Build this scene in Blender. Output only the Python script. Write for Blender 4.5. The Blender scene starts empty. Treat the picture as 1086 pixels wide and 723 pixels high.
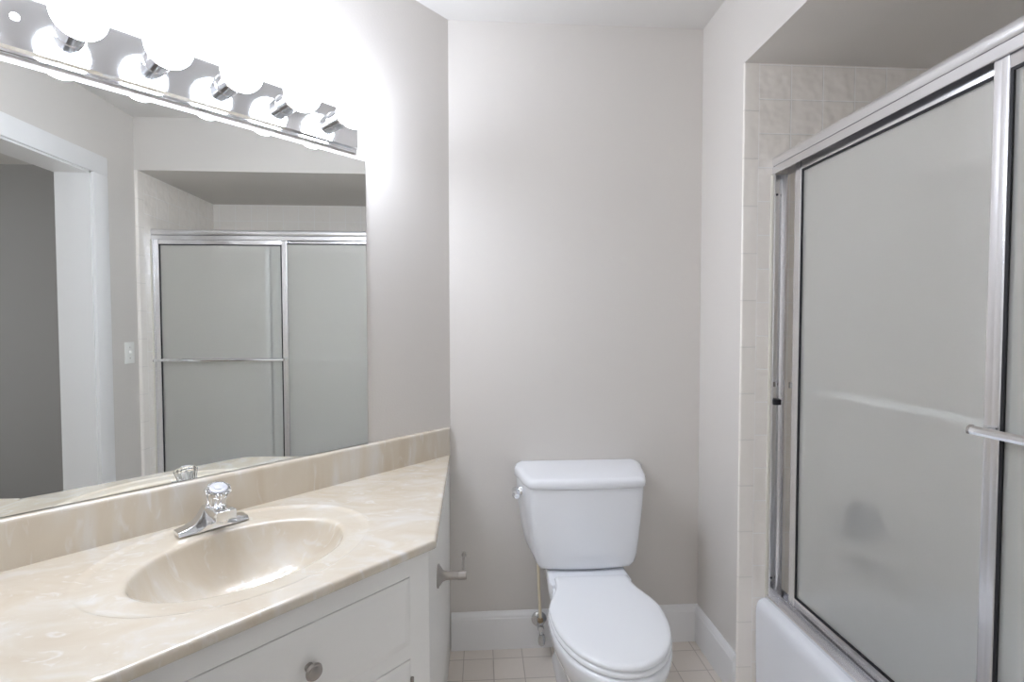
import bpy, bmesh, math, random
from mathutils import Matrix, Vector
random.seed(4)
PI = math.pi
scn = bpy.context.scene
COL = scn.collection

# ------------------------------------------------------------------ camera
CAM = Vector((0.1221, -1.9412, 1.2817))
YAW, PITCH, ROLL = 0.0617, -0.0323, -0.0014
FPX = 527.95
def look(yaw, pitch, roll):
    f = Vector((math.sin(yaw)*math.cos(pitch), math.cos(yaw)*math.cos(pitch), math.sin(pitch)))
    r = Vector((math.cos(yaw), -math.sin(yaw), 0)); u = r.cross(f)
    c, s = math.cos(roll), math.sin(roll)
    return c*r + s*u, -s*r + c*u, f
r_, u_, f_ = look(YAW, PITCH, ROLL)
cam = bpy.data.cameras.new('camera')
cam.sensor_fit = 'HORIZONTAL'; cam.sensor_width = 36.0
cam.lens = FPX/1086*36.0
cam.clip_start = 0.02; cam.clip_end = 50
camo = bpy.data.objects.new('camera', cam); COL.objects.link(camo)
camo.matrix_world = Matrix(((r_.x, u_.x, -f_.x, CAM.x), (r_.y, u_.y, -f_.y, CAM.y), (r_.z, u_.z, -f_.z, CAM.z), (0, 0, 0, 1)))
scn.camera = camo

# ------------------------------------------------------------------ world, exposure
wd = bpy.data.worlds.new('world'); scn.world = wd; wd.use_nodes = True
wd.node_tree.nodes['Background'].inputs[0].default_value = (0.98, 0.98, 0.99, 1)
wd.node_tree.nodes['Background'].inputs[1].default_value = 0.95
scn.view_settings.view_transform = 'Standard'
scn.view_settings.look = 'None'
scn.view_settings.gamma = 1.0
scn.view_settings.use_curve_mapping = False
scn.view_settings.exposure = 1.19
BULB = 24.0                       # radiance of the six globe bulbs
BULB_COL = (0.935, 1.0, 1.14)
scn.cycles.max_bounces = 14
scn.cycles.diffuse_bounces = 8
scn.cycles.glossy_bounces = 6
scn.cycles.transmission_bounces = 10
scn.cycles.transparent_max_bounces = 8
scn.cycles.sample_clamp_indirect = 40
scn.cycles.use_denoising = True

# ------------------------------------------------------------------ materials
def srgb(r, g, b):
    def c(v):
        v /= 255.0
        return v/12.92 if v <= 0.04045 else ((v+0.055)/1.055)**2.4
    return (c(r), c(g), c(b), 1)

def mat(name, col, rough=0.5, metal=0.0, spec=0.5, coat=0.0):
    m = bpy.data.materials.new(name); m.use_nodes = True
    b = m.node_tree.nodes['Principled BSDF']
    b.inputs['Base Color'].default_value = col
    b.inputs['Roughness'].default_value = rough
    b.inputs['Metallic'].default_value = metal
    b.inputs['Specular IOR Level'].default_value = spec
    b.inputs['Coat Weight'].default_value = coat
    return m
def nodes(m): return m.node_tree.nodes, m.node_tree.links, m.node_tree.nodes['Principled BSDF']
def noise_bump(m, scale, strength, dist=0.002, detail=3, rough_mix=None):
    n, l, b = nodes(m)
    tc = n.new('ShaderNodeTexCoord'); nz = n.new('ShaderNodeTexNoise'); bp = n.new('ShaderNodeBump')
    nz.inputs['Scale'].default_value = scale; nz.inputs['Detail'].default_value = detail
    bp.inputs['Strength'].default_value = strength; bp.inputs['Distance'].default_value = dist
    l.new(tc.outputs['Object'], nz.inputs['Vector']); l.new(nz.outputs['Fac'], bp.inputs['Height'])
    l.new(bp.outputs['Normal'], b.inputs['Normal'])
    return m
def tint_noise(m, c1, c2, scale, detail=2):
    n, l, b = nodes(m)
    tc = n.new('ShaderNodeTexCoord'); nz = n.new('ShaderNodeTexNoise'); mx = n.new('ShaderNodeMix'); mx.data_type = 'RGBA'
    nz.inputs['Scale'].default_value = scale; nz.inputs['Detail'].default_value = detail
    mx.inputs[6].default_value = c1; mx.inputs[7].default_value = c2
    l.new(tc.outputs['Object'], nz.inputs['Vector']); l.new(nz.outputs['Fac'], mx.inputs[0]); l.new(mx.outputs[2], b.inputs['Base Color'])
    return m

M = {}
M['wall'] = noise_bump(mat('wall paint', srgb(212, 208, 203), 0.55, spec=0.35), 160, 0.4, 0.001)
M['ceiling'] = noise_bump(mat('ceiling paint', srgb(218, 216, 213), 0.7, spec=0.3), 120, 0.2, 0.001)
M['trim'] = mat('white trim paint', srgb(232, 232, 232), 0.35)
M['cabinet'] = noise_bump(mat('white cabinet paint', srgb(243, 243, 240), 0.38), 40, 0.08, 0.001)
M['chrome'] = mat('chrome', (0.82, 0.83, 0.85, 1), 0.07, 1.0)
M['alu'] = mat('polished aluminium', (0.84, 0.84, 0.86, 1), 0.24, 1.0)
M['satin'] = mat('bright anodised aluminium', (0.95, 0.96, 0.98, 1), 0.3, 1.0)
M['nickel'] = mat('brushed nickel', (0.40, 0.375, 0.35, 1), 0.32, 1.0)
M['porcelain'] = mat('white porcelain', srgb(236, 238, 242), 0.12, coat=0.4)
M['seatplastic'] = mat('white seat plastic', srgb(236, 238, 241), 0.22)
M['tub'] = mat('white enamel', srgb(234, 237, 242), 0.15, coat=0.3)
M['black'] = mat('black rubber', (0.008, 0.008, 0.012, 1), 0.45)
M['darkmetal'] = mat('dull valve trim', (0.16, 0.16, 0.165, 1), 0.4, 0.8)
M['caulk'] = mat('yellowed caulk', srgb(214, 210, 198), 0.5)
M['ivory'] = mat('ivory plastic tube', srgb(230, 219, 194), 0.4)
M['oldmetal'] = noise_bump(mat('dull corroded chrome', (0.62, 0.63, 0.64, 1), 0.25, 1.0), 90, 0.4, 0.002)
M['brass'] = mat('tarnished brass nut', (0.35, 0.27, 0.17, 1), 0.4, 0.9)
M['plate'] = mat('white plastic switch', srgb(240, 240, 236), 0.3)
M['capgrey'] = mat('pale grey plastic cap', srgb(205, 206, 214), 0.2)
M['mirror'] = mat('silvered mirror', (0.935, 0.955, 0.94, 1), 0.0, 1.0)
M['mirroredge'] = mat('mirror edge', (0.05, 0.06, 0.06, 1), 0.3)
M['hallfloor'] = mat('hall carpet', srgb(150, 142, 132), 0.9)
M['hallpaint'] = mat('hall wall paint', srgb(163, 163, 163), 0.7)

def crystal():
    m = mat('clear acrylic', (1, 1, 1, 1), 0.02)
    n, l, b = nodes(m)
    b.inputs['Transmission Weight'].default_value = 1.0; b.inputs['IOR'].default_value = 1.49
    return m
M['acrylic'] = crystal()

def bulb_mat():
    m = bpy.data.materials.new('lit frosted bulb'); m.use_nodes = True
    n, l = m.node_tree.nodes, m.node_tree.links
    n.clear()
    o = n.new('ShaderNodeOutputMaterial'); e = n.new('ShaderNodeEmission')
    e.inputs[0].default_value = (*BULB_COL, 1); e.inputs[1].default_value = BULB
    l.new(e.outputs[0], o.inputs[0])
    return m
M['bulb'] = bulb_mat()

def frosted():
    m = bpy.data.materials.new('obscure glass'); m.use_nodes = True
    n, l = m.node_tree.nodes, m.node_tree.links
    n.clear()
    o = n.new('ShaderNodeOutputMaterial')
    tc = n.new('ShaderNodeTexCoord'); nz = n.new('ShaderNodeTexNoise'); bp = n.new('ShaderNodeBump')
    nz.inputs['Scale'].default_value = 420; nz.inputs['Detail'].default_value = 2
    bp.inputs['Strength'].default_value = 0.35; bp.inputs['Distance'].default_value = 0.001
    l.new(tc.outputs['Object'], nz.inputs['Vector']); l.new(nz.outputs['Fac'], bp.inputs['Height'])
    rf = n.new('ShaderNodeBsdfRefraction'); rf.inputs['Color'].default_value = (0.985, 0.99, 0.975, 1)
    rf.inputs['Roughness'].default_value = 0.32; rf.inputs['IOR'].default_value = 1.25
    tr = n.new('ShaderNodeBsdfTranslucent'); tr.inputs['Color'].default_value = (0.96, 0.965, 0.95, 1)
    df = n.new('ShaderNodeBsdfDiffuse'); df.inputs['Color'].default_value = (0.93, 0.935, 0.905, 1)
    gl = n.new('ShaderNodeBsdfGlossy'); gl.inputs['Color'].default_value = (1, 1, 1, 1); gl.inputs['Roughness'].default_value = 0.33
    fr = n.new('ShaderNodeFresnel'); fr.inputs['IOR'].default_value = 1.3
    m1 = n.new('ShaderNodeMixShader'); m1.inputs[0].default_value = 0.17
    m2 = n.new('ShaderNodeMixShader'); m2.inputs[0].default_value = 0.29
    m3 = n.new('ShaderNodeMixShader')
    l.new(rf.outputs[0], m1.inputs[1]); l.new(tr.outputs[0], m1.inputs[2])
    l.new(m1.outputs[0], m2.inputs[1]); l.new(df.outputs[0], m2.inputs[2])
    l.new(m2.outputs[0], m3.inputs[1]); l.new(gl.outputs[0], m3.inputs[2])
    l.new(fr.outputs[0], m3.inputs[0])
    for x in (gl, df): l.new(bp.outputs[0], x.inputs['Normal'])
    l.new(m3.outputs[0], o.inputs[0])
    return m
M['obscure'] = frosted()
def clear_back():
    m = bpy.data.materials.new('smooth glass'); m.use_nodes = True
    n, l = m.node_tree.nodes, m.node_tree.links
    n.clear()
    o = n.new('ShaderNodeOutputMaterial'); g = n.new('ShaderNodeBsdfGlass')
    g.inputs['Color'].default_value = (0.985, 0.993, 0.985, 1); g.inputs['Roughness'].default_value = 0.06; g.inputs['IOR'].default_value = 1.25
    l.new(g.outputs[0], o.inputs[0])
    return m
M['glassback'] = clear_back()

def marble():
    m = mat('cream cultured marble', srgb(226, 213, 192), 0.22, coat=0.55)
    n, l, b = nodes(m)
    tc = n.new('ShaderNodeTexCoord')
    mp = n.new('ShaderNodeMapping'); mp.inputs['Scale'].default_value = (5.0, 9.0, 1.6); mp.inputs['Rotation'].default_value = (0, 0, PI/4)
    n1 = n.new('ShaderNodeTexNoise'); n1.inputs['Scale'].default_value = 1.6; n1.inputs['Detail'].default_value = 6; n1.inputs['Distortion'].default_value = 0.9
    r1 = n.new('ShaderNodeValToRGB')
    e = r1.color_ramp.elements
    e[0].position = 0.30; e[0].color = srgb(211, 198, 178)
    e[1].position = 0.72; e[1].color = srgb(224, 220, 213)
    x = e.new(0.52); x.color = srgb(217, 207, 190)
    n2 = n.new('ShaderNodeTexNoise'); n2.inputs['Scale'].default_value = 4.0; n2.inputs['Detail'].default_value = 5; n2.inputs['Distortion'].default_value = 1.6
    r2 = n.new('ShaderNodeValToRGB'); f = r2.color_ramp.elements
    f[0].position = 0.60; f[0].color = (0, 0, 0, 1); f[1].position = 0.72; f[1].color = (1, 1, 1, 1)
    mx = n.new('ShaderNodeMix'); mx.data_type = 'RGBA'; mx.inputs[7].default_value = srgb(228, 224, 218)
    sc = n.new('ShaderNodeMath'); sc.operation = 'MULTIPLY'; sc.inputs[1].default_value = 0.8
    l.new(tc.outputs['Object'], mp.inputs['Vector']); l.new(mp.outputs[0], n1.inputs['Vector']); l.new(mp.outputs[0], n2.inputs['Vector'])
    l.new(n1.outputs['Fac'], r1.inputs[0]); l.new(n2.outputs['Fac'], r2.inputs[0])
    l.new(r2.outputs[0], sc.inputs[0]); l.new(sc.outputs[0], mx.inputs[0]); l.new(r1.outputs[0], mx.inputs[6])
    l.new(mx.outputs[2], b.inputs['Base Color'])
    return m
M['marble'] = marble()

def tile_mat(name, axes, pu, pv, u0, v0, c1, c2, grout, mortar=0.0022, rough=0.25, wave=0.6, wscale=22):
    m = mat(name, c1, rough)
    n, l, b = nodes(m)
    tc = n.new('ShaderNodeTexCoord'); sp = n.new('ShaderNodeSeparateXYZ'); cb = n.new('ShaderNodeCombineXYZ')
    l.new(tc.outputs['Object'], sp.inputs[0])
    def shifted(ax, off):
        a = n.new('ShaderNodeMath'); a.operation = 'ADD'; a.inputs[1].default_value = off
        l.new(sp.outputs[ax], a.inputs[0]); return a
    l.new(shifted(axes[0], -u0 + 60*pu).outputs[0], cb.inputs[0])
    l.new(shifted(axes[1], -v0 + 60*pv).outputs[0], cb.inputs[1])
    br = n.new('ShaderNodeTexBrick'); br.offset = 0.0; br.squash = 1.0
    br.inputs['Color1'].default_value = c1; br.inputs['Color2'].default_value = c2; br.inputs['Mortar'].default_value = grout
    br.inputs['Scale'].default_value = 1.0; br.inputs['Mortar Size'].default_value = mortar; br.inputs['Mortar Smooth'].default_value = 0.3
    br.inputs['Bias'].default_value = 0.0; br.inputs['Brick Width'].default_value = pu; br.inputs['Row Height'].default_value = pv
    l.new(cb.outputs[0], br.inputs['Vector']); l.new(br.outputs['Color'], b.inputs['Base Color'])
    nz = n.new('ShaderNodeTexNoise'); nz.inputs['Scale'].default_value = wscale; nz.inputs['Detail'].default_value = 1
    l.new(tc.outputs['Object'], nz.inputs['Vector'])
    b1 = n.new('ShaderNodeBump'); b1.inputs['Strength'].default_value = wave; b1.inputs['Distance'].default_value = 0.01
    l.new(nz.outputs['Fac'], b1.inputs['Height'])
    iv = n.new('ShaderNodeMath'); iv.operation = 'SUBTRACT'; iv.inputs[0].default_value = 1.0
    l.new(br.outputs['Fac'], iv.inputs[1])
    b2 = n.new('ShaderNodeBump'); b2.inputs['Strength'].default_value = 0.6; b2.inputs['Distance'].default_value = 0.0015
    l.new(iv.outputs[0], b2.inputs['Height']); l.new(b1.outputs[0], b2.inputs['Normal']); l.new(b2.outputs[0], b.inputs['Normal'])
    return m
TW, TH = 0.1108, 0.1124
tc1, tc2, tg = srgb(242, 237, 231), srgb(240, 235, 228), srgb(246, 244, 241)
M['tile_xz'] = tile_mat('shower tile end', (0, 2), TW, TH, 1.046, 2.0304, tc1, tc2, tg)
M['tile_yz'] = tile_mat('shower tile back', (1, 2), TW, TH, -0.316, 2.0304, tc1, tc2, tg)
M['bull'] = tile_mat('bullnose tile', (0, 2), 0.6, 0.1574, 0.7, 0.1035, tc1, tc2, srgb(228, 224, 218), wave=0.3)
M['floortile'] = tile_mat('floor tile', (0, 1), 0.1131, 0.1131, 0.051, -0.0672, srgb(232, 224, 215), srgb(228, 220, 211), srgb(199, 190, 181), mortar=0.0022, rough=0.3, wave=0.1, wscale=8)

# ------------------------------------------------------------------ mesh builder
D45 = Vector((-math.sqrt(.5), -math.sqrt(.5), 0)); N45 = Vector((math.sqrt(.5), -math.sqrt(.5), 0))
M45 = Matrix(((D45.x, N45.x, 0, 0), (D45.y, N45.y, 0, 0), (0, 0, 1, 0), (0, 0, 0, 1)))   # local (s, o, z): along, out of, up the mirror wall

class G:
    def __init__(s): s.bm = bmesh.new()
    def box(s, x0, x1, y0, y1, z0, z1, bev=0.0, seg=2):
        vs = [s.bm.verts.new((x, y, z)) for z in (z0, z1) for y in (y0, y1) for x in (x0, x1)]
        fs = [s.bm.faces.new([vs[i] for i in f]) for f in ((0, 2, 3, 1), (4, 5, 7, 6), (0, 1, 5, 4), (2, 6, 7, 3), (0, 4, 6, 2), (1, 3, 7, 5))]
        if bev > 0:
            es = list({e for f in fs for e in f.edges})
            bmesh.ops.bevel(s.bm, geom=es, offset=bev, segments=seg, profile=0.5, affect='EDGES', clamp_overlap=True)
        return s
    def rings(s, rs, cap0=True, cap1=True, closed=True):
        R = [[s.bm.verts.new(p) for p in r] for r in rs]
        n = len(R[0])
        for a, b in zip(R, R[1:]):
            for i in range(n if closed else n-1):
                j = (i+1) % n
                s.bm.faces.new((a[i], a[j], b[j], b[i]))
        if cap0: s.bm.faces.new(list(reversed(R[0])))
        if cap1: s.bm.faces.new(R[-1])
        return s
    def lathe(s, o, axis, prof, n=32, flute=0, famp=0.0):
        o = Vector(o); a = Vector(axis).normalized()
        x = a.orthogonal().normalized(); y = a.cross(x)
        rs = []
        for r, h in prof:
            ring = []
            for i in range(n):
                t = 2*PI*i/n
                rr = r*(1 + (famp*math.cos(flute*t) if flute else 0))
                ring.append(o + a*h + x*(rr*math.cos(t)) + y*(rr*math.sin(t)))
            rs.append(ring)
        return s.rings(rs)
    def tube(s, pts, r, n=14):
        pts = [Vector(p) for p in pts]
        rad = r if isinstance(r, (list, tuple)) else [r]*len(pts)
        rs = []; up = None
        for i, p in enumerate(pts):
            t = (pts[min(i+1, len(pts)-1)] - pts[max(i-1, 0)]).normalized()
            if up is None: x = t.orthogonal().normalized()
            else: x = (up - t*up.dot(t)).normalized()
            up = x; y = t.cross(x)
            rs.append([p + x*(rad[i]*math.cos(2*PI*k/n)) + y*(rad[i]*math.sin(2*PI*k/n)) for k in range(n)])
        return s.rings(rs)
    def prism(s, poly, a, b, plane='xz'):
        def P(u, v, w):
            return {'xz': (u, w, v), 'xy': (u, v, w), 'yz': (w, u, v)}[plane]
        return s.rings([[P(u, v, a) for u, v in poly], [P(u, v, b) for u, v in poly]])
    def sphere(s, c, r, n=32, m=16, sz=(1, 1, 1)):
        c = Vector(c); top = s.bm.verts.new(c + Vector((0, 0, r*sz[2]))); bot = s.bm.verts.new(c - Vector((0, 0, r*sz[2])))
        R = []
        for j in range(1, m):
            f = PI*j/m
            R.append([s.bm.verts.new(c + Vector((r*sz[0]*math.sin(f)*math.cos(2*PI*i/n), r*sz[1]*math.sin(f)*math.sin(2*PI*i/n), r*sz[2]*math.cos(f)))) for i in range(n)])
        for i in range(n):
            j = (i+1) % n
            s.bm.faces.new((top, R[0][i], R[0][j])); s.bm.faces.new((bot, R[-1][j], R[-1][i]))
            for a, b in zip(R, R[1:]): s.bm.faces.new((a[i], b[i], b[j], a[j]))
        return s
    def build(s, name, m, parent=None, xf=None, angle=35, bevel=0.0):
        if xf is not None: s.bm.transform(xf)
        bmesh.ops.recalc_face_normals(s.bm, faces=s.bm.faces)
        me = bpy.data.meshes.new(name); s.bm.to_mesh(me); s.bm.free()
        me.materials.append(m)
        for p in me.polygons: p.use_smooth = True
        me.set_sharp_from_angle(angle=math.radians(angle))
        o = bpy.data.objects.new(name, me); COL.objects.link(o)
        if parent is not None:
            o.parent = parent
            w = Vector(parent.location); q = parent.parent
            while q is not None: w += Vector(q.location); q = q.parent
            if parent.type == 'EMPTY': o.matrix_parent_inverse = Matrix.Translation(-w)
        if bevel > 0:
            b = o.modifiers.new('bevel', 'BEVEL'); b.width = bevel; b.segments = 2; b.limit_method = 'ANGLE'; b.angle_limit = math.radians(40)
        return o
def tag(o, label, cat, group=None):
    o['label'] = label; o['category'] = cat
    if group: o['group'] = group
    return o
def thing(name, label, cat, loc, group=None):
    o = bpy.data.objects.new(name, None); COL.objects.link(o); o.location = loc; o.empty_display_size = 0.1
    return tag(o, label, cat, group)
def struct(o):
    o['kind'] = 'structure'; return o
def W45(s, o, z): return D45*s + N45*o + Vector((0, 0, z))

# ------------------------------------------------------------------ the room
H = 2.44; RW = 0.9963; LW = -0.987; FY = -1.8148; BT = 0.12
A0, A1, AX, AZ = -0.316, -1.7989, 1.788, 2.148      # the tub alcove: far tile face, near tile face, long tile face, soffit
struct(G().box(LW-.1, AX+.1, -1.975, .1, -.06, 0).build('floor', M['floortile']))
struct(G().box(LW-.1, AX+.1, -1.975, .1, H, H+.08).build('ceiling', M['ceiling']))
struct(G().box(-.15, RW+.3, 0, BT, 0, H).build('wall_back', M['wall']))
struct(G().prism([(0, 0), (1.396, 0), (1.445, -.12), (-.05, -.12)], 0, H, 'xy').build('wall_left', M['wall'], xf=M45))
struct(G().box(LW-.1, LW, -1.975, LW+.04, 0, H).build('wall_far_left', M['wall']))
# right wall: the pier beside the toilet and the header over the alcove are one painted wall
g = G(); g.box(RW, AX+.1, A0+.006, 0.02, 0, H); g.box(RW, RW+.12, A1-.02, A0+.006, AZ, H)
struct(g.build('wall_right', M['wall']))
struct(G().box(RW+.12, AX+.1, A1-.02, A0+.006, AZ, AZ+.1).build('ceiling_shower', M['wall']))
# tiled alcove
struct(G().box(1.046, AX, A0, A0+.0062, 0, AZ).build('wall_shower_end', M['tile_xz']))
struct(G().box(AX, AX+.1, A1-.02, A0+.006, 0, AZ).build('wall_shower_back', M['tile_yz']))
struct(G().box(1.046, AX, A1-.016, A1, 0, AZ).build('wall_shower_near', M['tile_xz']))
pf = [(1.046, A0), (1.046, A0+.0062), (RW-.0015, A0+.0062)] + [(RW-.0015+.006*(1-math.cos(t)), A0+.006-.006*math.sin(t)) for t in [PI/2*i/6 for i in range(7)]]
struct(G().prism(pf, 0, AZ, 'xy').build('trim_1', M['bull']))
pf = [(1.046, A1), (1.046, A1-.016), (RW-.0015, A1-.016)] + [(RW-.0015+.006*(1-math.cos(t)), A1-.006+.006*math.sin(t)) for t in [PI/2*i/6 for i in range(7)]]
struct(G().prism(pf, 0, AZ, 'xy').build('trim_2', M['bull']))
# entry wall with its doorway
DX0, DX1, DZ = -0.08, 0.683, 2.047; WY = -1.975
g = G(); g.box(DX1, AX+.1, WY, FY, 0, H); g.box(LW-.1, DX0, WY, FY, 0, H); g.box(DX0, DX1, WY, FY, DZ, H)
struct(g.build('wall_front', M['wall']))
# casing and jamb lining of the doorway
g = G()
cw = .092
for a, b in ((DX1-.004, DX1+cw), (DX0-cw, DX0+.004)):
    g.box(a, b, FY, FY+.016, 0, DZ-.003, .003)
g.box(DX0-cw, DX1+cw, FY, FY+.016, DZ-.003, DZ+cw, .003)
g.box(DX1-.012, DX1, WY-.004, FY+.002, 0, DZ); g.box(DX0, DX0+.012, WY-.004, FY+.002, 0, DZ); g.box(DX0, DX1, WY-.004, FY+.002, DZ-.012, DZ)
struct(g.build('trim_3', M['trim']))
# the bedroom beyond the doorway: unseen window added behind the camera for fill light
struct(G().box(-2.0, 2.0, -4.4, WY, -.06, 0).build('floor_bedroom', M['hallfloor']))
struct(G().box(-2.0, 2.0, -4.4, WY, H, H+.08).build('ceiling_bedroom', M['ceiling']))
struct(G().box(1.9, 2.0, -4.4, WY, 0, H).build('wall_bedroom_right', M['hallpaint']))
struct(G().box(-2.0, -1.9, -4.4, WY, 0, H).build('wall_bedroom_left', M['wall']))
g = G(); wx0, wx1, wz0, wz1 = -1.3, 1.2, .55, 2.25
g.box(-2.0, wx0, -4.5, -4.4, 0, H); g.box(wx1, 2.0, -4.5, -4.4, 0, H); g.box(wx0, wx1, -4.5, -4.4, 0, wz0); g.box(wx0, wx1, -4.5, -4.4, wz1, H)
struct(g.build('wall_bedroom_fill_window', M['wall']))
g = G()
for x in (wx0, (wx0+wx1)/2-.025, wx1-.05): g.box(x, x+.05, -4.47, -4.42, wz0, wz1)
for z in (wz0, wz1-.05): g.box(wx0, wx1, -4.47, -4.42, z, z+.05)
struct(g.build('fill_window_1', M['trim']))  # added frame of the unseen opening that lets world light into the bathroom
# baseboards
def bbprofile(h=.148, t=.014):
    return [(0, 0), (t, 0), (t, h-.026), (t-.002, h-.022), (t-.002, h-.017), (t-.005, h-.010), (t-.009, h-.004), (t-.010, h), (0, h)]
g = G(); g.rings([[(.0, -a, b) for a, b in bbprofile()], [(RW, -a, b) for a, b in bbprofile()]])
struct(g.build('baseboard_back', M['trim'], angle=25))
g = G(); g.rings([[(RW-a, -.002, b) for a, b in bbprofile()], [(RW-a, A0+.004, b) for a, b in bbprofile()]])
struct(g.build('baseboard_right', M['trim'], angle=25))
g = G(); g.rings([[(DX1+cw, FY+a, b) for a, b in bbprofile()], [(RW, FY+a, b) for a, b in bbprofile()]])
struct(g.build('baseboard_front', M['trim'], angle=25))

# ------------------------------------------------------------------ vanity cabinet
ZC = 0.7813; CT = 0.022; FO = 0.545
def front_pt(s, o): v = D45*s + N45*o; return (v.x, v.y)
vc = thing('vanity_cabinet', 'white painted vanity cabinet under the cream marble counter, with round nickel knobs', 'cabinet', (-.45, -.85, 0))
FR, FL = .5500, 1.1668                      # s of the front's right and left corners
pr, pl = front_pt(FR, FO), front_pt(FL, FO)
XS = -.0035
body = [(XS, -.016), (XS, pr[1]), pl, (pl[0], FY+.001), (LW+.001, FY+.001), (LW+.001, LW-.004)]
def inset(s0, o0): return front_pt(s0, o0)
g = G(); zt = ZC-CT-.0005
g.prism([(XS, -.016), (XS, pr[1]), front_pt(FR+.019, FO-.020), (XS-.019, -.016)], .09, zt, 'xy')            # side panel
g.prism([pl, (pl[0], FY+.001), (pl[0]-.019, FY+.001), front_pt(FL+.005, FO-.022)], .09, zt, 'xy')           # face of the wing
g.prism(body, .09, .108, 'xy')                                                                             # bottom shelf
kick = [(XS-.0, -.016), (XS, pr[1]+.09), front_pt(FL-.03, FO-.07), (pl[0]-.07, FY+.001), (LW+.001, FY+.001), (LW+.001, LW-.004)]
g.prism(kick, 0, .0905, 'xy')
g.build('body', M['cabinet'], vc, angle=20, bevel=.0025)
g = G()
SA, SB = .6047, 1.1153
g.prism([(FR, FO), (SA, FO), (SA, FO-.020), (FR+.020, FO-.020)], .09, zt, 'xy')
g.prism([(SB, FO), (FL, FO), (FL-.008, FO-.020), (SB, FO-.020)], .09, zt, 'xy')
for za, zb in ((.09, .1237), (.5193, .5517), (.7093, zt)): g.box(SA, SB, FO-.020, FO, za, zb)
g.build('face_frame', M['cabinet'], vc, xf=M45, angle=20)
def slab(g, s0, s1, z0, z1, o0=FO-.012, t=.019, edge=.016):
    # overlay front with a stepped, bevelled edge
    def r(i, o): return [(s0+i, o, z0+i), (s1-i, o, z0+i), (s1-i, o, z1-i), (s0+i, o, z1-i)]
    g.rings([r(0, o0-.0005), r(0, o0+t*.72), r(.001, o0+t*.76), r(edge, o0+t*.98), r(edge+.003, o0+t)])
def knob(parent, s, z, o):
    return G().lathe((s, o, z), (0, 1, 0), [(.0085, -.001), (.0085, .003), (.0055, .005), (.0055, .012), (.010, .016), (.0155, .019), (.0165, .022), (.0145, .026), (.0115, .0262), (.010, .0275), (.004, .029)], 32).build('knob', M['nickel'], parent, xf=M45)
g = G(); slab(g, .606, 1.114, .553, .708); dr = g.build('drawer_front', M['cabinet'], vc, xf=M45, angle=20)
knob(dr, .847, .630, FO+.0065)
g = G(); slab(g, .606, .857, .125, .518); d = g.build('door', M['cabinet'], vc, xf=M45, angle=20); knob(d, .83, .45, FO+.0065)
G().lathe((.603, FO+.004, .43), (0, 0, 1), [(.004, 0), (.004, .045)], 12).build('hinge', M['nickel'], d, xf=M45)
g = G(); slab(g, .863, 1.114, .125, .518); d = g.build('door', M['cabinet'], vc, xf=M45, angle=20); knob(d, .89, .45, FO+.0065)
G().lathe((1.117, FO+.004, .43), (0, 0, 1), [(.004, 0), (.004, .045)], 12).build('hinge', M['nickel'], d, xf=M45)

# ------------------------------------------------------------------ countertop with moulded bowl
ct = thing('countertop', 'cream cultured marble vanity top with a moulded oval basin and backsplash', 'countertop', (-.45, -.85, ZC-CT))
BC = (.861, .298); BA, BB = .2155, .1605
OC = (.864, .270); OA, OB = .290, .243
P5 = Vector((.016, -.785)); P0 = Vector((0, -.001)); P1 = Vector((LW+.001, LW-.001))
P4v = D45*1.161 + N45*.567; P4 = Vector((P4v.x, P4v.y))
def toL(v): return (v.x*D45.x + v.y*D45.y, v.x*N45.x + v.y*N45.y)
poly = [toL(p) for p in (P0, P5, P4, P1)]
def ray_poly(c, t):
    dx, dy = math.cos(t), math.sin(t); best = None
    for i in range(4):
        a, b = poly[i], poly[(i+1) % 4]
        ex, ey = b[0]-a[0], b[1]-a[1]; den = dx*ey - dy*ex
        if abs(den) < 1e-9: continue
        k = ((a[0]-c[0])*ey - (a[1]-c[1])*ex)/den; w = ((a[0]-c[0])*dy - (a[1]-c[1])*dx)/den
        if k > 0 and -1e-6 <= w <= 1+1e-6 and (best is None or k < best[0]): best = (k, i)
    return best
ths = sorted([2*PI*i/180 for i in range(180)] + [math.atan2(p[1]-BC[1], p[0]-BC[0]) % (2*PI) for p in poly])
def ell_r(t, c, a, b):                       # distance from the bowl centre to an ellipse along the angle t
    dx, dy = math.cos(t), math.sin(t); px, py = BC[0]-c[0], BC[1]-c[1]
    A = (dx/a)**2+(dy/b)**2; B = 2*(px*dx/a/a+py*dy/b/b); C = (px/a)**2+(py/b)**2-1
    return (-B+math.sqrt(B*B-4*A*C))/(2*A)
bowl_prof = [(.05, -.138), (.12, -.1378), (.25, -.1355), (.40, -.130), (.55, -.121), (.68, -.107), (.78, -.090), (.86, -.070), (.92, -.049), (.96, -.029), (.98, -.016), (.992, -.0095), (1.005, -.0055), (1.03, -.0035), (1.06, -.0028)]
rs = []
for k, dz in bowl_prof:
    rs.append([(BC[0]+math.cos(t)*k*ell_r(t, BC, BA, BB), BC[1]+math.sin(t)*k*ell_r(t, BC, BA, BB), ZC+dz) for t in ths])
for k, dz in ((.93, -.0030), (.965, -.0026), (.985, -.0008), (1.0, .0006), (1.015, 0.0)):
    ring = []
    for t in ths:
        e = ell_r(t, OC, OA, OB); lim = ray_poly(BC, t)[0]
        rr = max(min(e*k, lim-.020+.001*k), 1.065*ell_r(t, BC, BA, BB)+.0005*k)
        ring.append((BC[0]+math.cos(t)*rr, BC[1]+math.sin(t)*rr, ZC+dz))
    rs.append(ring)
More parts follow.
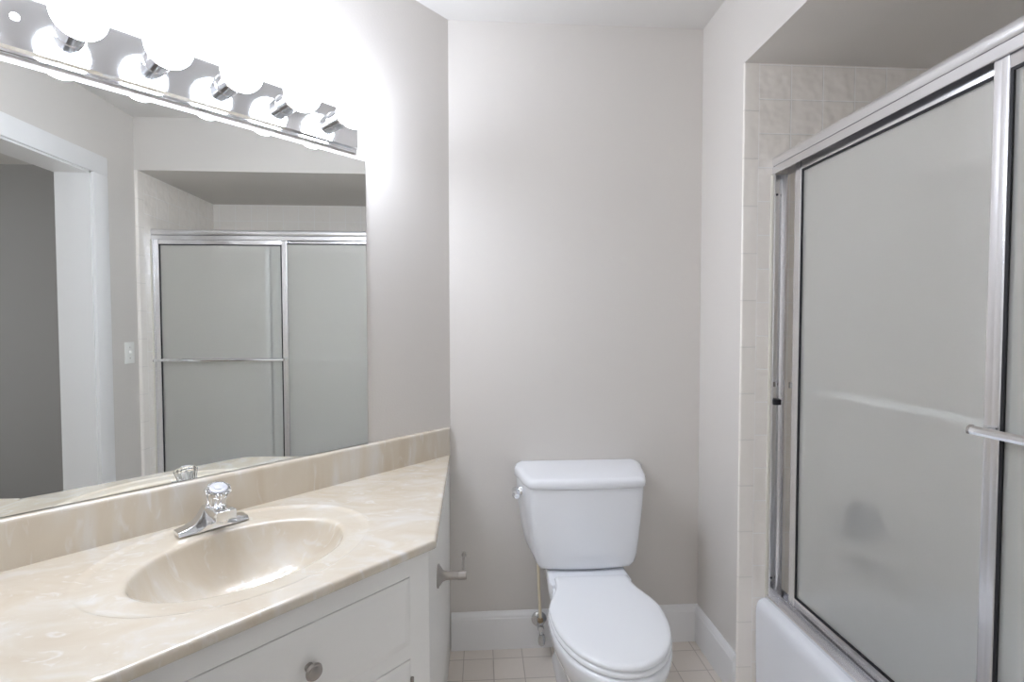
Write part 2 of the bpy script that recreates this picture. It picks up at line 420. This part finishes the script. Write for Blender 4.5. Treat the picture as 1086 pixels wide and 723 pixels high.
for ins, dz in ((.012, 0), (.006, -.0008), (.0025, -.003), (.0006, -.007), (0, -.012), (.001, -CT+.003), (.005, -CT)):
    ring = []
    for t in ths:
        k, i = ray_poly(BC, t); rounded = i in (0, 1)
        kk = k - (ins if rounded else (.012 if ins == .012 else 0))
        ring.append((BC[0]+math.cos(t)*kk, BC[1]+math.sin(t)*kk, ZC + (dz if rounded or dz < -.013 else 0)))
    rs.append(ring)
g = G(); g.rings(rs, cap0=True, cap1=False)
# the wing that runs on to the entry wall
top = g.build('top', M['marble'], ct, xf=M45, angle=50)
g = G(); g.prism([(P1.x, P1.y), (P4.x, P4.y), (P4.x, FY+.001), (P1.x, FY+.001)], ZC-CT, ZC, 'xy')
g.build('side_wing', M['marble'], ct, angle=50)
ZS = .8865
def splash_ring(o, z): return [(o+.0005, o, z), (1.394-.4142*o, o, z)]
prof = [(.001, ZC-.001), (.021, ZC-.001), (.0205, ZS-.010), (.019, ZS-.004), (.015, ZS-.001), (.011, ZS), (.001, ZS)]
g = G(); g.rings([[(o+.0012, o, z) for o, z in prof], [(1.392-.4142*o, o, z) for o, z in prof]])
g.build('backsplash', M['marble'], ct, xf=M45, angle=50)
g = G(); g.rings([[(LW+o, LW-.4142*o-.0015, z) for o, z in prof], [(LW+o, FY+.002, z) for o, z in prof]])
g.build('backsplash', M['marble'], ct, angle=50)
dz0 = ZC-.1375
G().lathe((BC[0]+.0, BC[1], dz0-.004), (0, 0, 1), [(.001, .0065), (.016, .0065), (.019, .0058), (.0225, .0075), (.0235, .006), (.0235, 0)], 32).build('drain', M['chrome'], ct, xf=M45)

# ------------------------------------------------------------------ faucet
FS = .862
fc = thing('faucet', 'chrome single-handle faucet with a clear acrylic knob on the marble top', 'faucet', W45(FS, .09, ZC))
g = G()
# centreset body: a sloping ridge, high in the middle and low at both ends
secs = []
for s, h, w0, w1 in [(-.0785, .004, .062, .106), (-.0775, .010, .061, .108), (-.060, .013, .060, .109), (-.042, .020, .059, .110), (-.030, .034, .0595, .110), (-.022, .049, .061, .110), (-.018, .055, .062, .110),
                     (.018, .055, .062, .110), (.022, .049, .061, .110), (.030, .034, .0595, .110), (.042, .020, .059, .110), (.060, .013, .060, .109), (.0775, .010, .061, .108), (.0785, .004, .062, .106)]:
    m_ = (w0+w1)/2; tp = .55 if h > .03 else .72
    hw = (w1-w0)/2
    secs.append([(FS+s, w0, ZC), (FS+s, w0+.001, ZC+h*.35), (FS+s, m_-hw*tp, ZC+h), (FS+s, m_+hw*tp, ZC+h), (FS+s, w1-.001, ZC+h*.30), (FS+s, w1, ZC)])
g.rings(secs)
g.build('body', M['chrome'], fc, xf=M45, angle=28, bevel=.0012)
g = G()
sp = []
for o, z1, z0, hw in [(.080, .0570, .026, .0205), (.100, .0575, .026, .0212), (.130, .0595, .030, .0220), (.160, .0620, .036, .0226), (.180, .0635, .0400, .0228), (.184, .0625, .0410, .0222)]:
    sp.append([(FS-hw, o, ZC+z0), (FS+hw, o, ZC+z0), (FS+hw, o, ZC+z1-.003), (FS+hw*.86, o, ZC+z1), (FS-hw*.86, o, ZC+z1), (FS-hw, o, ZC+z1-.003)])
g.rings(sp); g.build('spout', M['chrome'], fc, xf=M45, angle=25, bevel=.001)
G().lathe((FS, .163, ZC+.039), (0, .1, -1), [(.010, -.002), (.010, .007), (.0085, .008)], 20).build('aerator', M['chrome'], fc, xf=M45)
KA = Vector((0, math.sin(math.radians(25)), math.cos(math.radians(25)))); KB = Vector((FS, .108, ZC+.053))
G().lathe(KB, KA, [(.0215, -.012), (.0215, .003), (.019, .006), (.013, .007)], 32).build('handle_base', M['chrome'], fc, xf=M45)
hd = G().lathe(KB, KA, [(.012, .0065), (.0195, .0066), (.0205, .009), (.0215, .020), (.0235, .034), (.0265, .044), (.0280, .050), (.0280, .054), (.0262, .0575), (.0225, .0595), (.0215, .0597), (.0205, .0590), (.012, .0588)], 96, flute=10, famp=.035).build('knob', M['acrylic'], fc, xf=M45, angle=40)
G().lathe(KB, KA, [(.0195, .0592), (.0195, .0602), (.0180, .0612), (.0108, .0616), (.0104, .0630), (.0090, .0640), (.003, .0644)], 40).build('index_cap', M['capgrey'], hd, xf=M45)
G().lathe(KB, KA, [(.0065, .008), (.0065, .048), (.0035, .051)], 16).build('stem', M['chrome'], hd, xf=M45)

# ------------------------------------------------------------------ mirror
mi = thing('wall_mirror', 'large frameless wall mirror above the marble backsplash, reflecting the shower', 'mirror', W45(.865, 0, .888))
G().box(.3668, 1.363, .0005, .0045, .8878, 1.8185).build('backing', M['mirroredge'], mi, xf=M45)
G().box(.3676, 1.3622, .0046, .0056, .8886, 1.8177).build('mirror_glass', M['mirror'], mi, xf=M45)

# ------------------------------------------------------------------ vanity light bar
LZ = 1.8965; BO = .022
vl = thing('vanity_light', 'chrome strip vanity light with six lit globe bulbs above the mirror', 'light', W45(.865, 0, LZ))
prof = [(.0005, LZ-.062), (.012, LZ-.062), (.013, LZ-.060), (.013, LZ-.055), (BO, LZ-.050), (BO, LZ+.050), (.013, LZ+.055), (.013, LZ+.060), (.012, LZ+.062), (.0005, LZ+.062)]
g = G(); g.rings([[(.405, o, z) for o, z in prof], [(1.325, o, z) for o, z in prof]])
g.build('back_plate', M['chrome'], vl, xf=M45, angle=20)
bs = [.482+.1535*k for k in range(6)]
def socket(s):
    sk = G().lathe((s, BO-.001, LZ+.012), (0, 1, 0), [(.0285, 0), (.0285, .003), (.0265, .0045), (.0260, .044), (.0272, .046), (.0272, .050), (.0250, .052), (.0235, .055), (.0185, .056)], 40).build('socket', M['chrome'], vl, xf=M45, angle=30)
    prof = []
    R = .0475; oc = .108
    for i in range(3, 25):
        t = PI - PI*i/24*1.0
        prof.append((max(R*math.sin(t), .0006), oc + R*math.cos(PI*0 + t)))
    prof = [(.0165, .053)] + [(r, h) for r, h in prof if h > .066]
    prof[-1] = (.0008, oc+R)
    G().lathe((s, BO-.001, LZ+.012), (0, 1, 0), prof, 40).build('bulb', M['bulb'], sk, xf=M45)
for s in bs: socket(s)
G().lathe((1.1815, BO-.001, LZ+.011), (0, 1, 0), [(.0075, 0), (.0075, .004), (.005, .006), (.002, .0065)], 20).build('cap_nut', M['plate'], vl, xf=M45)
G().lathe((.5485, BO-.001, LZ+.011), (0, 1, 0), [(.0075, 0), (.0075, .004), (.005, .006), (.002, .0065)], 20).build('cap_nut', M['plate'], vl, xf=M45)

# ------------------------------------------------------------------ toilet
TX = .498
tl = thing('toilet', 'white two-piece toilet with its lid closed against the back wall', 'toilet', (TX, -.38, 0))
def tank_sec(hb, hf, yf, z, yb=-.022, bow=.012):
    # plan: flat back, tapering sides, slightly bowed front
    pts = [(TX-hb+.012, yb, z), (TX-hb, yb-.012, z), (TX-hb-.001, yb-.03, z)]
    for k in (.35, .7): pts.append((TX-hb+(hb-hf)*k*.75, yb+(yf-yb)*k, z))
    c = .013
    pts += [(TX-hf-.003, yf+c, z), (TX-hf+.002, yf+c*.45, z), (TX-hf+.010, yf+c*.12, z), (TX-hf+.022, yf-.001, z)]
    for k in (-.66, -.33, 0, .33, .66): pts.append((TX+(hf-.02)*k, yf-bow*(1-k*k), z))
    m = [(2*TX-x, y, z) for x, y, z in reversed(pts[:9])]
    return pts + m
secs = [tank_sec(.120, .105, -.150, .398, -.05, .006), tank_sec(.160, .150, -.180, .400, -.035, .008), tank_sec(.180, .166, -.192, .407, -.026), tank_sec(.197, .175, -.198, .424), tank_sec(.210, .183, -.201, .456), tank_sec(.221, .189, -.203, .51), tank_sec(.232, .196, -.206, .58), tank_sec(.239, .201, -.208, .64), tank_sec(.243, .204, -.209, .700)]
G().rings(secs).build('tank', M['porcelain'], tl, angle=50)
def lid_sec(e, z0, slope=0.0, crown=0.0):
    out = []
    for x, y, z in tank_sec(.246+e, .206+e, -.212-e, z0, -.018+min(e, 0)*-1, .012):
        out.append((x, y, z0 + slope*(y+.212)/.19 + crown*(1-((x-TX)/.25)**2)))
    return out
secs = [lid_sec(-.006, .7015), lid_sec(.001, .7025), lid_sec(.003, .707), lid_sec(.003, .720, .010, .003), lid_sec(.000, .7255, .012, .004), lid_sec(-.006, .7290, .013, .005), lid_sec(-.016, .7305, .013, .006)]
G().rings(secs).build('tank_lid', M['porcelain'], tl, angle=50)
# flush lever on the left flank
fl = G().lathe((TX-.232, -.098, .662), (-1, -.16, 0), [(.0165, -.012), (.0165, .004), (.014, .008), (.009, .009), (.009, .016)], 28).build('flush_lever', M['chrome'], tl)
g = G(); g.tube([(TX-.247, -.088, .662), (TX-.250, -.098, .662), (TX-.251, -.118, .661), (TX-.250, -.140, .659), (TX-.248, -.152, .657)], [.009, .0145, .0125, .0150, .009], 16)
g.build('lever_arm', M['chrome'], fl)
def egg(z, w, yf, ymid, wb, yb, n=26, tail=None):
    # closed plan outline: round front, widest at ymid, narrowing to wb at yb
    pts = []
    for i in range(n+1):
        t = PI*i/n - PI/2
        pts.append((TX + w*math.sin(t), ymid - (ymid-yf)*math.cos(t)**.9 if math.cos(t) > 0 else ymid, z))
    R = []
    for i in range(1, 11):
        k = i/10; e = (1-math.cos(k*PI))/2
        R.append((TX + w + (wb-w)*e, ymid + (yb-ymid)*k, z))
    Lf = [(2*TX-x, y, z) for x, y, z in reversed(R)]
    tail = tail if tail is not None else yb+.02
    return Lf + pts + R + [(TX+wb, tail, z), (TX-wb, tail, z)]
B = []
for z, w, yf, ym, wb, yb, ta in [(0, .120, -.600, -.40, .110, -.20, -.09), (.012, .121, -.602, -.40, .110, -.20, -.088), (.03, .112, -.590, -.40, .103, -.20, -.095), (.10, .100, -.580, -.40, .095, -.20, -.10), (.17, .104, -.605, -.42, .096, -.20, -.095),
                                 (.23, .125, -.655, -.44, .104, -.20, -.075), (.28, .148, -.700, -.455, .116, -.21, -.055), (.32, .164, -.728, -.465, .126, -.23, -.045), (.35, .172, -.742, -.47, .133, -.25, -.040), (.372, .1745, -.747, -.47, .136, -.26, -.036), (.382, .173, -.745, -.47, .135, -.26, -.037), (.386, .167, -.738, -.47, .131, -.26, -.042)]:
    B.append(egg(z, w, yf, ym, wb, yb, tail=ta))
G().rings(B).build('bowl', M['porcelain'], tl, angle=60)
# flat deck behind the seat that carries the tank
g = G()
g.rings([[(TX-.141-e, -.040, z), (TX-.143-e, -.07, z), (TX-.143-e, -.20, z), (TX-.146-e, -.262-e, z), (TX-.135, -.285-e, z), (TX+.135, -.285-e, z), (TX+.146+e, -.262-e, z), (TX+.143+e, -.20, z), (TX+.143+e, -.07, z), (TX+.141+e, -.040, z)] for z, e in ((.27, -.03), (.33, -.006), (.36, 0), (.389, 0), (.3935, -.0015), (.3958, -.005), (.3963, -.010))])
g.build('tank_deck', M['porcelain'], tl, angle=50)
S_ = []
for z, e in ((.3875, -.006), (.389, -.001), (.394, .001), (.400, .000), (.4035, -.004)):
    S_.append(egg(z, .1735+e, -.738-e, -.475, .130+e, -.31, tail=-.29-e))
G().rings(S_).build('seat', M['seatplastic'], tl, angle=60)
S_ = []
for z, e in ((.4055, -.006), (.4065, -.001), (.411, .0005), (.4155, -.0015), (.4185, -.006), (.4200, -.016), (.4208, -.05), (.4212, -.10)):
    k = e
    S_.append(egg(z, .1725+k, -.736-k, -.475, .128+k, -.30+k*.4, tail=-.272+k*.4))
G().rings(S_).build('seat_lid', M['seatplastic'], tl, angle=60)
for sx in (-.105, .105):
    G().lathe((TX+sx, -.30, .0), (0, 0, 1), [(.016, 0), (.016, .018), (.012, .026), (.004, .029)], 20).build('bolt_cap', M['porcelain'], tl)

# ------------------------------------------------------------------ supply stop and tube
VX = .346
sv = thing('supply_valve', 'dull chrome water shutoff valve with ivory tube, on the baseboard left of the toilet', 'valve', (VX, -.015, .11))
G().lathe((VX, -.0135, .118), (0, -1, 0), [(.030, 0), (.0295, .003), (.022, .007), (.012, .009)], 32).build('escutcheon', M['oldmetal'], sv)
g = G(); g.tube([(VX, -.020, .118), (VX, -.075, .118)], .008); g.lathe((VX, -.055, .118), (0, -1, 0), [(.012, 0), (.0125, .022), (.010, .030)], 20); g.tube([(VX, -.068, .112), (VX, -.068, .142)], .0085)
g.build('valve_body', M['oldmetal'], sv)
# oval handle hanging under the body
g = G()
hp = []
for k, (rx, z) in enumerate([(.003, .098), (.010, .096), (.0135, .085), (.0145, .072), (.0125, .060), (.007, .053), (.002, .051)]):
    hp.append([(VX+.004+rx*math.cos(2*PI*i/20), -.082+.007*math.sin(2*PI*i/20)*min(1, rx/.01), z) for i in range(20)])
g.rings(hp); g.tube([(VX, -.076, .112), (VX+.002, -.080, .094)], .006)
g.build('valve_handle', M['oldmetal'], sv)
G().lathe((VX, -.068, .138), (0, 0, 1), [(.011, 0), (.011, .012), (.0075, .016)], 6).build('compression_nut', M['brass'], sv)
g = G(); g.tube([(VX, -.068, .145), (VX-.001, -.068, .18), (VX-.006, -.070, .27), (VX-.009, -.075, .35), (VX-.010, -.080, .405)], .0058, 12)
g.build('supply_tube', M['ivory'], sv)
G().lathe((VX-.010, -.080, .393), (0, 0, 1), [(.013, 0), (.014, .010), (.014, .022)], 10).build('coupling_nut', M['black'], sv)

# ------------------------------------------------------------------ toilet paper holder
tp = thing('toilet_paper_holder', 'brushed nickel empty toilet paper holder on the side of the white vanity', 'toilet paper holder', (XS, -.54, .57))
PY, PZ = -.542, .571
G().lathe((XS, PY, PZ), (1, 0, 0), [(.032, 0), (.032, .004), (.027, .006), (.024, .009), (.0155, .015), (.0125, .022), (.0112, .028)], 36).build('flange', M['nickel'], tp)
G().lathe((XS, PY, PZ), (1, 0, 0), [(.0112, .024), (.0112, .056), (.0122, .057), (.0122, .0805), (.0105, .082)], 28).build('post', M['nickel'], tp)
ar = G().tube([(XS+.070, PY+.004, PZ), (XS+.070, PY+.125, PZ+.0)], .0042, 16).build('roll_arm', M['nickel'], tp)
G().lathe((XS+.070, PY+.123, PZ), (0, 1, 0), [(.0042, 0), (.0075, .002), (.0080, .010), (.0065, .014)], 20).build('arm_tip', M['nickel'], ar)

# ------------------------------------------------------------------ bathtub
tb = thing('bathtub', 'white enamelled alcove bathtub behind the sliding shower doors', 'bathtub', (1.42, -1.06, 0))
TX0, TX1, TY0, TY1, TZ = 1.057, AX-.002, A1+.002, A0-.002, .345
def rrect(x0, x1, y0, y1, r, z, n=6):
    pts = []
    for cx, cy, a in ((x1-r, y1-r, 0), (x0+r, y1-r, PI/2), (x0+r, y0+r, PI), (x1-r, y0+r, 1.5*PI)):
        for i in range(n+1):
            t = a + PI/2*i/n
            pts.append((cx+r*math.cos(t), cy+r*math.sin(t), z))
    return pts
R = []
def fr(i, z, r): return rrect(TX0+i, TX1, TY0, TY1, r, z)
R.append(fr(.006, 0, .004)); R.append(fr(.006, .02, .004)); R.append(fr(.002, .18, .004)); R.append(fr(0, .30, .005))
for i, z in ((.001, .318), (.005, .331), (.011, .339), (.019, .3435), (.028, .345)): R.append(fr(i, z, .006))
for ix, iy, z, r in ((.118, .075, .345, .09), (.124, .082, .343, .09), (.130, .088, .336, .09), (.150, .11, .25, .10), (.170, .13, .15, .11), (.19, .15, .10, .12), (.22, .18, .078, .12), (.27, .24, .072, .10)):
    R.append(rrect(TX0+ix, TX1-ix*.75+.02, TY0+iy, TY1-iy, r, z))
G().rings(R).build('tub_shell', M['tub'], tb, angle=50)
G().lathe((1.43, -.435, .235), (0, -1, -.12), [(.036, -.006), (.036, .002), (.030, .006), (.010, .008)], 32).build('overflow_plate', M['chrome'], tb)
G().lathe((1.43, -.62, .0715), (0, 0, 1), [(.03, 0), (.03, .003), (.02, .0035)], 28).build('drain', M['chrome'], tb)

# tub filler and mixing valve on the far tile, seen blurred through the glass
vx = 1.425
mv = thing('shower_valve', 'dark round shower valve on the tile, blurred behind the obscure glass', 'valve', (vx, A0, .60))
G().lathe((vx, A0, .60), (0, -1, 0), [(.070, 0), (.070, .006), (.055, .012), (.028, .016), (.024, .05)], 40).build('valve_plate', M['darkmetal'], mv)
g = G(); g.lathe((vx, A0-.045, .60), (0, -1, 0), [(.030, 0), (.032, .02), (.026, .035)], 32); g.tube([(vx, A0-.066, .60), (vx-.03, A0-.075, .57), (vx-.055, A0-.08, .545)], [.012, .010, .009])
g.build('lever_handle', M['darkmetal'], mv)
sp_ = thing('tub_spout', 'chrome tub spout on the tile below the shower valve', 'spout', (vx, A0, .46))
G().lathe((vx, A0, .46), (0, -1, 0), [(.030, 0), (.030, .006), (.024, .010)], 32).build('wall_flange', M['nickel'], sp_)
g = G(); g.tube([(vx, A0-.006, .46), (vx, A0-.06, .46), (vx, A0-.10, .457), (vx, A0-.125, .445), (vx, A0-.132, .428)], [.023, .024, .025, .024, .020], 22)
g.build('spout_body', M['nickel'], sp_)

# ------------------------------------------------------------------ shower door frame
sf = thing('shower_door_frame', 'polished aluminium frame of the tub enclosure with header, track and jambs', 'shower door frame', (1.12, -1.06, .345))
y0, y1 = A1+.0005, A0-.0005
hp = [(1.104, 1.841), (1.0985, 1.8385), (1.0950, 1.833), (1.0938, 1.824), (1.0950, 1.814), (1.0985, 1.8085), (1.0985, 1.8065), (1.0950, 1.805), (1.0945, 1.783), (1.0955, 1.7815), (1.0985, 1.7815), (1.0985, 1.832), (1.1485, 1.832), (1.1485, 1.7815), (1.1515, 1.7815), (1.1515, 1.841)]
G().rings([[(x, y0, z) for x, z in hp], [(x, y1, z) for x, z in hp]]).build('header', M['alu'], sf, angle=28)
tz = .3445
tp_ = [(1.092, tz), (1.092, tz+.010), (1.095, tz+.0125), (1.099, tz+.0125), (1.1005, tz+.006), (1.1175, tz+.005), (1.1183, tz+.027), (1.1203, tz+.027), (1.1212, tz+.006), (1.143, tz+.006), (1.1445, tz+.034), (1.1475, tz+.034), (1.149, tz)]
G().rings([[(x, y0, z) for x, z in tp_], [(x, y1, z) for x, z in tp_]]).build('bottom_track', M['alu'], sf, angle=28)
def jamb(yw, d):
    j = [(1.0975, yw), (1.0975, yw+d*.012), (1.1010, yw+d*.013), (1.1030, yw+d*.005), (1.1200, yw+d*.005), (1.1225, yw+d*.011), (1.1365, yw+d*.017), (1.1395, yw+d*.017), (1.1400, yw)]
    g = G(); g.rings([[(x, y, tz+.006) for x, y in j], [(x, y, 1.7805) for x, y in j]])
    return g.build('wall_jamb', M['alu'], sf, angle=28)
j = jamb(y1, -1)
for z in (1.715, 1.08, .415):
    G().lathe((1.110, y1-.0050, z), (0, -1, 0), [(.0038, 0), (.0038, .001), (.002, .0018)], 14).build('screw', M['black'], j)
G().box(1.1005, 1.1250, y1-.024, y1-.004, 1.012, 1.031, .002).build('door_bumper', M['black'], j)
G().box(1.1010, 1.1130, y1-.009, y1-.004, 1.072, 1.088, .001).build('spacer_clip', M['nickel'], j)
jamb(y0, 1)
# bead of old caulk where the jamb meets the tile
g = G(); g.tube([(1.0955, y1-.0005, tz), (1.0955, y1-.0005, 1.78)], .0042, 10); g.tube([(1.0955, y0+.0005, tz), (1.0955, y0+.0005, 1.78)], .0042, 10)
g.build('caulk_bead', M['caulk'], sf)

def door_panel(label, x0, ya, yb, z0, z1, bar_side):
    # ya < yb; frame 16 mm deep, stiles and rails round one sheet of obscure glass
    p = thing('shower_door_panel', label, 'shower door', ((x0+.008), (ya+yb)/2, z0), 'sliding shower door panels')
    d = .016; sw = .031; rt, rb = .034, .030
    def stile(y_a, y_b):
        # extruded with a softly ridged face
        pr = [(x0, y_a+.0015), (x0-.0005, y_a+.004), (x0+.0006, y_a+(y_b-y_a)*.45), (x0+.0006, y_a+(y_b-y_a)*.55), (x0-.0005, y_b-.004), (x0, y_b-.0015), (x0+.002, y_b), (x0+d, y_b), (x0+d, y_a), (x0+.002, y_a)]
        return G().rings([[(x, y, z0) for x, y in pr], [(x, y, z1) for x, y in pr]]).build('stile', M['alu'], p, angle=25)
    stile(ya, ya+sw); st = stile(yb-sw, yb)
    G().box(x0, x0+d, ya+sw, yb-sw, z1-rt, z1, .001).build('top_rail', M['alu'], p)
    G().box(x0, x0+d, ya+sw, yb-sw, z0, z0+rb, .001).build('bottom_rail', M['alu'], p)
    gw = .0055; ia, ib, ja, jb = ya+sw, yb-sw, z0+rb, z1-rt
    for nm, (a, b, c, e) in {'l': (ia, ia+gw, ja, jb), 'r': (ib-gw, ib, ja, jb), 't': (ia+gw, ib-gw, jb-gw, jb), 'b': (ia+gw, ib-gw, ja, ja+gw)}.items():
        G().box(x0+.001, x0+d-.001, a, b, c, e).build('gasket', M['black'], p)
    gl = G().box(x0+.0055, x0+.0095, ia+gw-.0005, ib-gw+.0005, ja+gw-.0005, jb-gw+.0005)
    gl = gl.build('glass', M['obscure'], p)
    gl.data.materials.append(M['glassback'])          # patterned on the room side only, smooth on the other
    for f in gl.data.polygons: f.material_index = 0 if f.normal.x < -.5 else 1
    # towel bar
    bz = 1.079
    if bar_side < 0: bx = x0-.037; e0, e1 = ya+.012, yb-.010
    else: bx = x0+d+.015; e0, e1 = ya+.02, yb+.055
    prb = [(-.006, -.0075), (-.008, -.002), (-.006, .0045), (-.001, .0085), (.004, .0085), (.0065, .004), (.0065, -.0045), (.004, -.0075)]
    if bar_side > 0: prb = [(-.0035, -.0095), (-.0040, -.0088), (-.0040, .0088), (-.0035, .0095), (.003, .0095), (.0035, .009), (.0035, -.009), (.003, -.0095)]
    tb_ = G().rings([[(bx+u, y, bz+v) for u, v in prb] for y in (e0, e1)]).build('towel_bar', M['chrome'] if bar_side < 0 else M['satin'], p, angle=25)
    for e, s in ((e0, -1), (e1, 1)):
        G().rings([[(bx+u*1.05, e+s*k, bz+v*1.05) for u, v in prb] for k in (-.004, .0012)]).build('bar_end_cap', M['nickel'], tb_)
    for yy in (ya+sw*.5, yb-sw*.5):
        xa, xb = (bx+.004, x0+.001) if bar_side < 0 else (x0+d-.001, bx-.004)
        G().rings([[(xx, yy-hw, bz-.006), (xx, yy+hw, bz-.006), (xx, yy+hw, bz+.006), (xx, yy-hw, bz+.006)] for xx, hw in ((xa, .009), ((xa+xb)/2, .007), (xb, .012))]).build('bar_bracket', M['chrome'], tb_)
    return p
door_panel('near outer sliding shower door of obscure glass, towel bar on the room side', 1.1008, -1.789, -1.032, tz+.0065, 1.789, -1)
door_panel('far inner sliding shower door of obscure glass, towel bar on the tub side', 1.1235, -1.171, -.395, tz+.028, 1.801, 1)

# ------------------------------------------------------------------ light switch
ls = thing('light_switch', 'white toggle light switch on the wall beside the doorway, seen in the mirror', 'light switch', (.919, FY, 1.132))
G().box(.919-.036, .919+.036, FY, FY+.005, 1.132-.0585, 1.132+.0585, .002).build('switch_plate', M['plate'], ls)
G().box(.919-.005, .919+.005, FY+.0045, FY+.014, 1.132-.004, 1.132+.011, .0015).build('toggle', M['plate'], ls)
for dz in (-.030, .030):
    G().lathe((.919, FY+.005, 1.132+dz), (0, 1, 0), [(.0032, -.0005), (.0032, .0006), (.002, .0012)], 14).build('screw', M['nickel'], ls)
